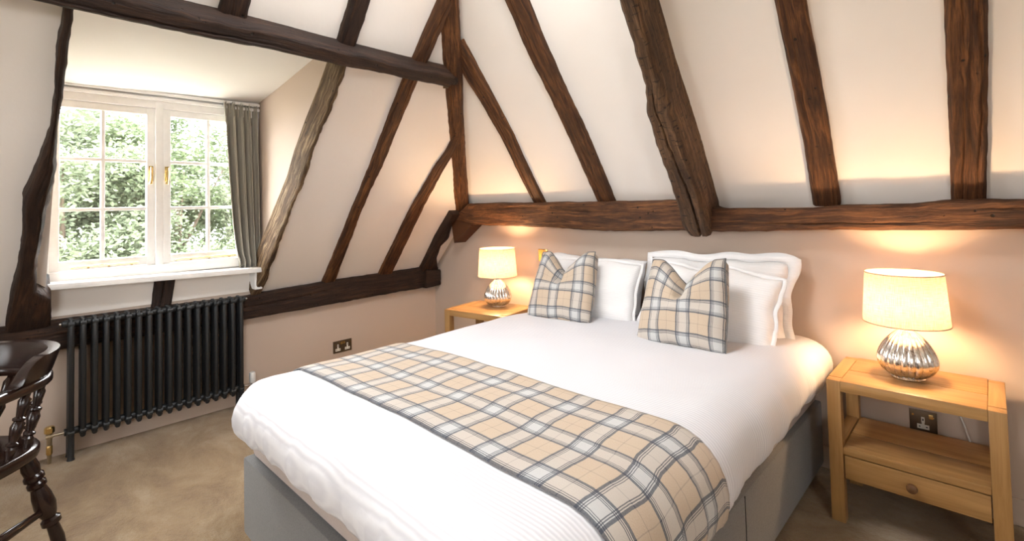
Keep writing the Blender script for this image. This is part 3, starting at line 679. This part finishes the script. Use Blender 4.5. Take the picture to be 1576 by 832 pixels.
# ------------------------------------------------------------------ bedside tables
def nightstand(loc, rz, label):
    t = empty('bedside_table', loc, rz); tag(t, label, 'bedside table', 'oak bedside tables')
    w, d, h, L = .502, .38, .538, .046; hw, hd_ = w / 2, d / 2
    for sx in (-1, 1):
        for sy in (-1, 1):
            x0 = sx * hw - (L if sx > 0 else 0); y0 = sy * hd_ - (L if sy > 0 else 0)
            MB().box((x0, y0, 0), (x0 + L, y0 + L, h - .004 if sy > 0 else h - .002), .003).build('leg', 'oak_honey', t)
        x0 = sx * hw - (L if sx > 0 else 0)
        MB().box((x0 + .0005, -hd_ + L, h - .046), (x0 + L - .0005, hd_ - L, h), .003).build('end_rail', 'oak_honey', t)
        MB().box((x0 + .004, -hd_ + L, .16), (x0 + L - .004, hd_ - L, .29), .003).build('side_panel', 'oak_honey', t)
        MB().box((x0 + .002, -hd_ + L, .262), (x0 + L - .002, hd_ - L, .292), .003).build('shelf_end_rail', 'oak_honey', t)
    xa, xb = -hw + L, hw - L
    for a, b in ((-hd_, -.02), (-.0165, hd_)):
        MB().box((xa, a, h - .042), (xb, b, h - .001), .004).build('top_board', 'oak_honey', t)
    for a, b in ((-hd_ + .006, -.02), (-.0165, hd_ - .01)):
        MB().box((xa, a, .258), (xb, b, .285), .003).build('shelf_board', 'oak_honey', t)
    dr = MB().box((xa + .003, -hd_ + .008, .168), (xb - .003, -hd_ + .030, .254), .002).build('drawer', 'oak_honey', t)
    MB().box((xa + .01, -hd_ + .03, .172), (xb - .01, hd_ - .03, .252), .002).build('drawer_box', 'oak_honey', dr)
    kb = MB(); kb.tube([(0, -hd_ + .010, .212), (0, -hd_ - .004, .212), (0, -hd_ - .010, .212), (0, -hd_ - .019, .212), (0, -hd_ - .023, .212)], [.008, .008, .017, .015, .006], 16); kb.build('knob', 'knob_wood', dr)
    MB().box((xa, hd_ - .03, .168), (xb, hd_ - .012, .256), .002).build('back_rail', 'oak_honey', t)
    return t
nightstand((3.303, -.23, 0), 0, 'oak bedside table with drawer standing nearest the viewer')
nightstand((1.02, -.30, 0), math.radians(9), 'oak bedside table mostly hidden behind the far side of the bed')

# ------------------------------------------------------------------ lamps
def lamp(loc, label):
    t = empty('table_lamp', loc); tag(t, label, 'lamp', 'ribbed silver table lamps')
    MB().lathe([(.030, 0), (.052, 0), (.054, .004), (.050, .009)], 32).build('foot', 'mercury_glass', t)
    prof = [(.046, .008), (.062, .014), (.080, .030), (.090, .050), (.0935, .070), (.090, .092), (.080, .116), (.066, .140), (.050, .160), (.036, .174), (.026, .184), (.022, .190)]
    MB().lathe(prof, 144, rib=lambda an, s: .075 * (abs(math.cos(an * 12)) - .5) * math.sin(math.pi * min(1, .08 + s)) ** .6).build('ribbed_body', 'mercury_glass', t)
    MB().lathe([(.012, .186), (.024, .188), (.024, .197), (.014, .200), (.014, .235), (.0, .236)], 20).build('neck', 'chrome', t)
    # shade, open at top and bottom
    n = 64; V = []; F = []; UV = []
    for i in range(9):
        s = i / 8; r = .1365 - .0125 * s; z = .212 + .192 * s
        for j in range(n): an = 2 * math.pi * j / n; V.append((r * math.cos(an), r * math.sin(an), z)); UV.append((j / n * .85, z))
    for i in range(8):
        for j in range(n): F.append((i * n + j, i * n + (j + 1) % n, (i + 1) * n + (j + 1) % n, (i + 1) * n + j))
    sh = mesh('lamp_shade', V, F, 'shade_linen', t, True, UV)
    for r, z in ((.1368, .212), (.1242, .404)):
        MB().tube([(r * math.cos(2 * math.pi * q / 48), r * math.sin(2 * math.pi * q / 48), z) for q in range(49)], .002, 6, False).build('rim', 'shade_linen', sh)
    g = MB()
    for q in range(3):
        an = 2 * math.pi * q / 3 + .4; g.tube([(.015 * math.cos(an), .015 * math.sin(an), .232), (.135 * math.cos(an), .135 * math.sin(an), .216)], .0015, 6)
    g.build('shade_carrier', 'chrome', sh)
    MB().lathe([(.0, .236), (.013, .238), (.014, .258), (.026, .285), (.030, .305), (.026, .325), (.014, .338), (.0, .341)], 16).build('bulb', 'bulb_lit', t)
    return t
lamp((3.285, -.215, .538), 'lit silver ribbed table lamp on the near bedside table')
lamp((1.035, -.235, .538), 'lit silver ribbed table lamp on the far bedside table')
def cord(pts, label, r=.003):
    P = [Vector(p) for p in pts]; out = []
    for i in range(len(P) - 1):
        a, b, c, d = P[max(i - 1, 0)], P[i], P[i + 1], P[min(i + 2, len(P) - 1)]
        for q in range(8):
            t = q / 8; out.append(.5 * ((2 * b) + (c - a) * t + (2 * a - 5 * b + 4 * c - d) * t * t + (3 * b - a - 3 * c + d) * t ** 3))
    out.append(P[-1]); tag(MB().tube(out, r, 8).build('lamp_cord', 'cable_white'), label, 'cord')
cord([(3.36, -.012, .52), (3.40, -.010, .42), (3.44, -.012, .30), (3.47, -.022, .12), (3.46, -.05, .006)], 'thin lamp cord hanging on the wall behind the near bedside table')
cord([(2.985, -.03, .47), (3.00, -.035, .43), (3.018, -.035, .36), (3.02, -.04, .25), (3.0, -.06, .10), (2.99, -.08, .006)], 'pale cord hanging between the bed head and the near bedside table')

# ------------------------------------------------------------------ armchair
fx = Vector((.72, -.69, 0)).normalized(); sx_ = Vector((-fx.y, fx.x, 0))
ch = empty('captains_chair', (.984, -2.824, 0), math.atan2(fx.y, fx.x)); tag(ch, 'dark turned-wood captain chair by the radiator, cut by the left edge', 'chair')
# local: x forward, y to the chair's left (towards the bed)
N = 48; rim = []
def seat_pt(a, k=1.0):
    c, s = math.cos(a), math.sin(a); e = 2 / 2.9
    return Vector((.235 * k * abs(c) ** e * (1 if c > 0 else -1) + .02, .268 * k * abs(s) ** e * (1 if s > 0 else -1), 0))
V = []; F = []
ringsS = [(.0, .412), (.45, .413), (.75, .420), (.93, .428), (.985, .427), (1.0, .420), (1.0, .398), (.985, .388), (.90, .382), (.0, .382)]
for k_, z in ringsS:
    for q in range(N): p = seat_pt(2 * math.pi * q / N, max(k_, .001)); V.append((p.x, p.y, z))
for i in range(len(ringsS) - 1):
    for q in range(N): F.append((i * N + q, i * N + (q + 1) % N, (i + 1) * N + (q + 1) % N, (i + 1) * N + q))
mesh('seat', V, F, 'mahogany', ch, True, [(v[0] * 1, v[1]) for v in V])
bow = []
for q in range(13): bow.append(Vector((.24 - .29 * q / 12, .262 - .012 * (q / 12), .645)))
for q in range(1, 24): an = math.pi / 2 + math.pi * q / 24; bow.append(Vector((-.05 + .235 * math.cos(an), .25 * math.sin(an), .645)))
for q in range(13): bow.append(Vector((-.05 + .29 * q / 12, -.25 - .012 * (q / 12), .645)))
def flat_sweep(path, w, h, mat, name, parent, lift=None, flare=0):
    V = []; F = []; UV = []; sec = [(-.5, -.35), (-.42, -.5), (.42, -.5), (.5, -.35), (.5, .3), (.40, .5), (-.40, .5), (-.5, .3)]; L = 0
    for i, p in enumerate(path):
        t = (path[min(i + 1, len(path) - 1)] - path[max(i - 1, 0)]); t.z = 0; t.normalize(); nn = Vector((t.y, -t.x, 0)) * -1
        if i: L += (p - path[i - 1]).length
        ww = w(i / (len(path) - 1)) if callable(w) else w; hh_ = h(i / (len(path) - 1)) if callable(h) else h
        for a, b in sec: V.append(p + nn * (a * ww - flare * (b + .5)) + Vector((0, 0, b * hh_))); UV.append((a * ww + b, L))
    k_ = len(sec)
    for i in range(len(path) - 1):
        for q in range(k_): F.append((i * k_ + q, i * k_ + (q + 1) % k_, (i + 1) * k_ + (q + 1) % k_, (i + 1) * k_ + q))
    F.append(tuple(range(k_))[::-1]); F.append(tuple((len(path) - 1) * k_ + q for q in range(k_)))
    o = mesh(name, V, F, mat, parent, True, UV, 50)
    bm = bmesh.new(); bm.from_mesh(o.data); bmesh.ops.recalc_face_normals(bm, faces=bm.faces); bm.to_mesh(o.data); bm.free(); return o
flat_sweep(bow, lambda t: .052 + .02 * (abs(t - .5) * 2) ** 6, .03, 'mahogany', 'arm_bow', ch)
cp = [p + Vector((0, 0, .0)) for p in bow[10:38]]
n_ = len(cp); ch_h = lambda t: .018 + .072 * min(1, min(t, 1 - t) / .10) ** .6
cp = [Vector((p.x, p.y, .660 + ch_h(i / (n_ - 1)) / 2)) for i, p in enumerate(cp)]
flat_sweep(cp, .042, ch_h, 'mahogany', 'crest_rail', ch, flare=.028)
SPR = [(0, .009), (.08, .012), (.16, .016), (.20, .011), (.22, .017), (.25, .017), (.27, .011), (.36, .015), (.48, .019), (.56, .013), (.58, .018), (.61, .018), (.63, .011), (.75, .014), (.86, .017), (.92, .011), (1, .009)]
for an in [30, 50, 72, 95, 118, 140, 160, 180, 200, 220, 242, 265, 288, 310, 330]:
    a = math.radians(an); b = seat_pt(a, .88); b.z = .42; c, s = math.cos(a), math.sin(a)
    tp = Vector((-.05 + .235 * c, .25 * s, .635)) if c < 0 else Vector((-.05 + .30 * c, .252 * (1 if s > 0 else -1), .635))
    turned(b, tp, SPR, 12).build('spindle', 'mahogany', ch)
LG = [(0, .020), (.06, .022), (.14, .027), (.20, .024), (.22, .030), (.25, .030), (.27, .022), (.29, .028), (.32, .028), (.34, .022), (.42, .029), (.52, .032), (.60, .026), (.64, .020), (.66, .029), (.70, .029), (.72, .018), (.85, .021), (.97, .015), (1, .014)]
feet = {}
for a, b in ((1, 1), (1, -1), (-1, 1), (-1, -1)):
    p0 = Vector((.02 + a * .155, b * .185, .39)); p1 = Vector((.02 + a * .225, b * .262, 0)); feet[a, b] = (p0, p1)
    turned(p0, p1, LG, 14).build('leg', 'mahogany', ch)
ST = [(0, .010), (.15, .013), (.4, .017), (.47, .014), (.5, .021), (.53, .014), (.6, .017), (.85, .013), (1, .010)]
mids = []
for b in (1, -1):
    A = feet[1, b][0].lerp(feet[1, b][1], .56); B = feet[-1, b][0].lerp(feet[-1, b][1], .56); mids.append((A + B) / 2); turned(A, B, ST, 12).build('stretcher', 'mahogany', ch)
turned(mids[0], mids[1], ST, 12).build('stretcher', 'mahogany', ch)

# ------------------------------------------------------------------ garden outside
struct(solid('lawn', [(-60, -60, -3), (60, -60, -3), (60, 60, -3), (-60, 60, -3)], (0, 0, 1), .2, 'grass_lawn'))
def tree(c, r, n, mat, label, seed, leaf=.055):
    rnd = random.Random(seed); c = Vector(c); t = empty('garden_tree', (c.x, c.y, -3)); tag(t, label, 'tree', None)
    b = Vector((c.x, c.y, -3))
    m = MB(); m.tube([(0, 0, 0), (.05, .03, (c.z + 3) * .5), (0, 0, c.z + 3)], [.16, .12, .05], 8)
    for q in range(6): an = q * 1.05 + seed; m.tube([(.03, .02, (c.z + 3) * .55 + q * .15), (r[0] * .6 * math.cos(an), r[1] * .6 * math.sin(an), c.z + 3 + (q - 2) * .25)], [.05, .012], 6)
    m.build('trunk', 'tree_bark', t)
    V = []; F = []; clumps = []
    while len(clumps) < 60:
        p = Vector((rnd.uniform(-1, 1), rnd.uniform(-1, 1), rnd.uniform(-1, 1)))
        if .25 < p.length < 1: clumps.append(Vector((p.x * r[0], p.y * r[1], p.z * r[2])))
    for q in range(n):
        k_ = clumps[rnd.randrange(60)]; p = k_ + Vector((rnd.gauss(0, .2), rnd.gauss(0, .2), rnd.gauss(0, .13))) * (r[0] / 1.3) + c - b
        a = Vector((rnd.gauss(0, 1), rnd.gauss(0, 1), rnd.gauss(0, .5))).normalized(); d = a.cross(Vector((rnd.gauss(0, 1), rnd.gauss(0, 1), rnd.gauss(0, 1)))).normalized()
        s = leaf * rnd.uniform(.6, 1.3); o = len(V); V += [p - a * s, p + d * s * .45, p + a * s, p - d * s * .45]; F.append((o, o + 1, o + 2, o + 3))
    cr = mesh('foliage', V, F, mat, t, False); cr['kind'] = 'stuff'
tree((-8.5, -1.9, 1.5), (1.5, 1.5, 2.0), 30000, 'leaf_pale', 'pale green leafy tree seen through the left casement', 1)
tree((-12.5, -.6, 1.6), (2.6, 2.6, 2.4), 30000, 'leaf_pale', 'tall pale tree standing furthest away in the window view', 6)
tree((-9.6, .1, 1.6), (1.7, 1.7, 2.4), 34000, 'leaf_green', 'tall green leafy tree seen through the right casement', 2)
tree((-7.2, -.5, -.6), (1.2, 1.6, 1.2), 26000, 'leaf_pale', 'low bushy tree filling the bottom of the window view', 3)
tree((-9.0, 2.6, 1.3), (1.7, 1.7, 2.2), 18000, 'leaf_green', 'green leafy tree behind the curtain edge outside', 4)
tree((-9.4, -4.6, 1.3), (1.7, 1.7, 2.2), 18000, 'leaf_green', 'green leafy tree outside beyond the left window jamb', 5)
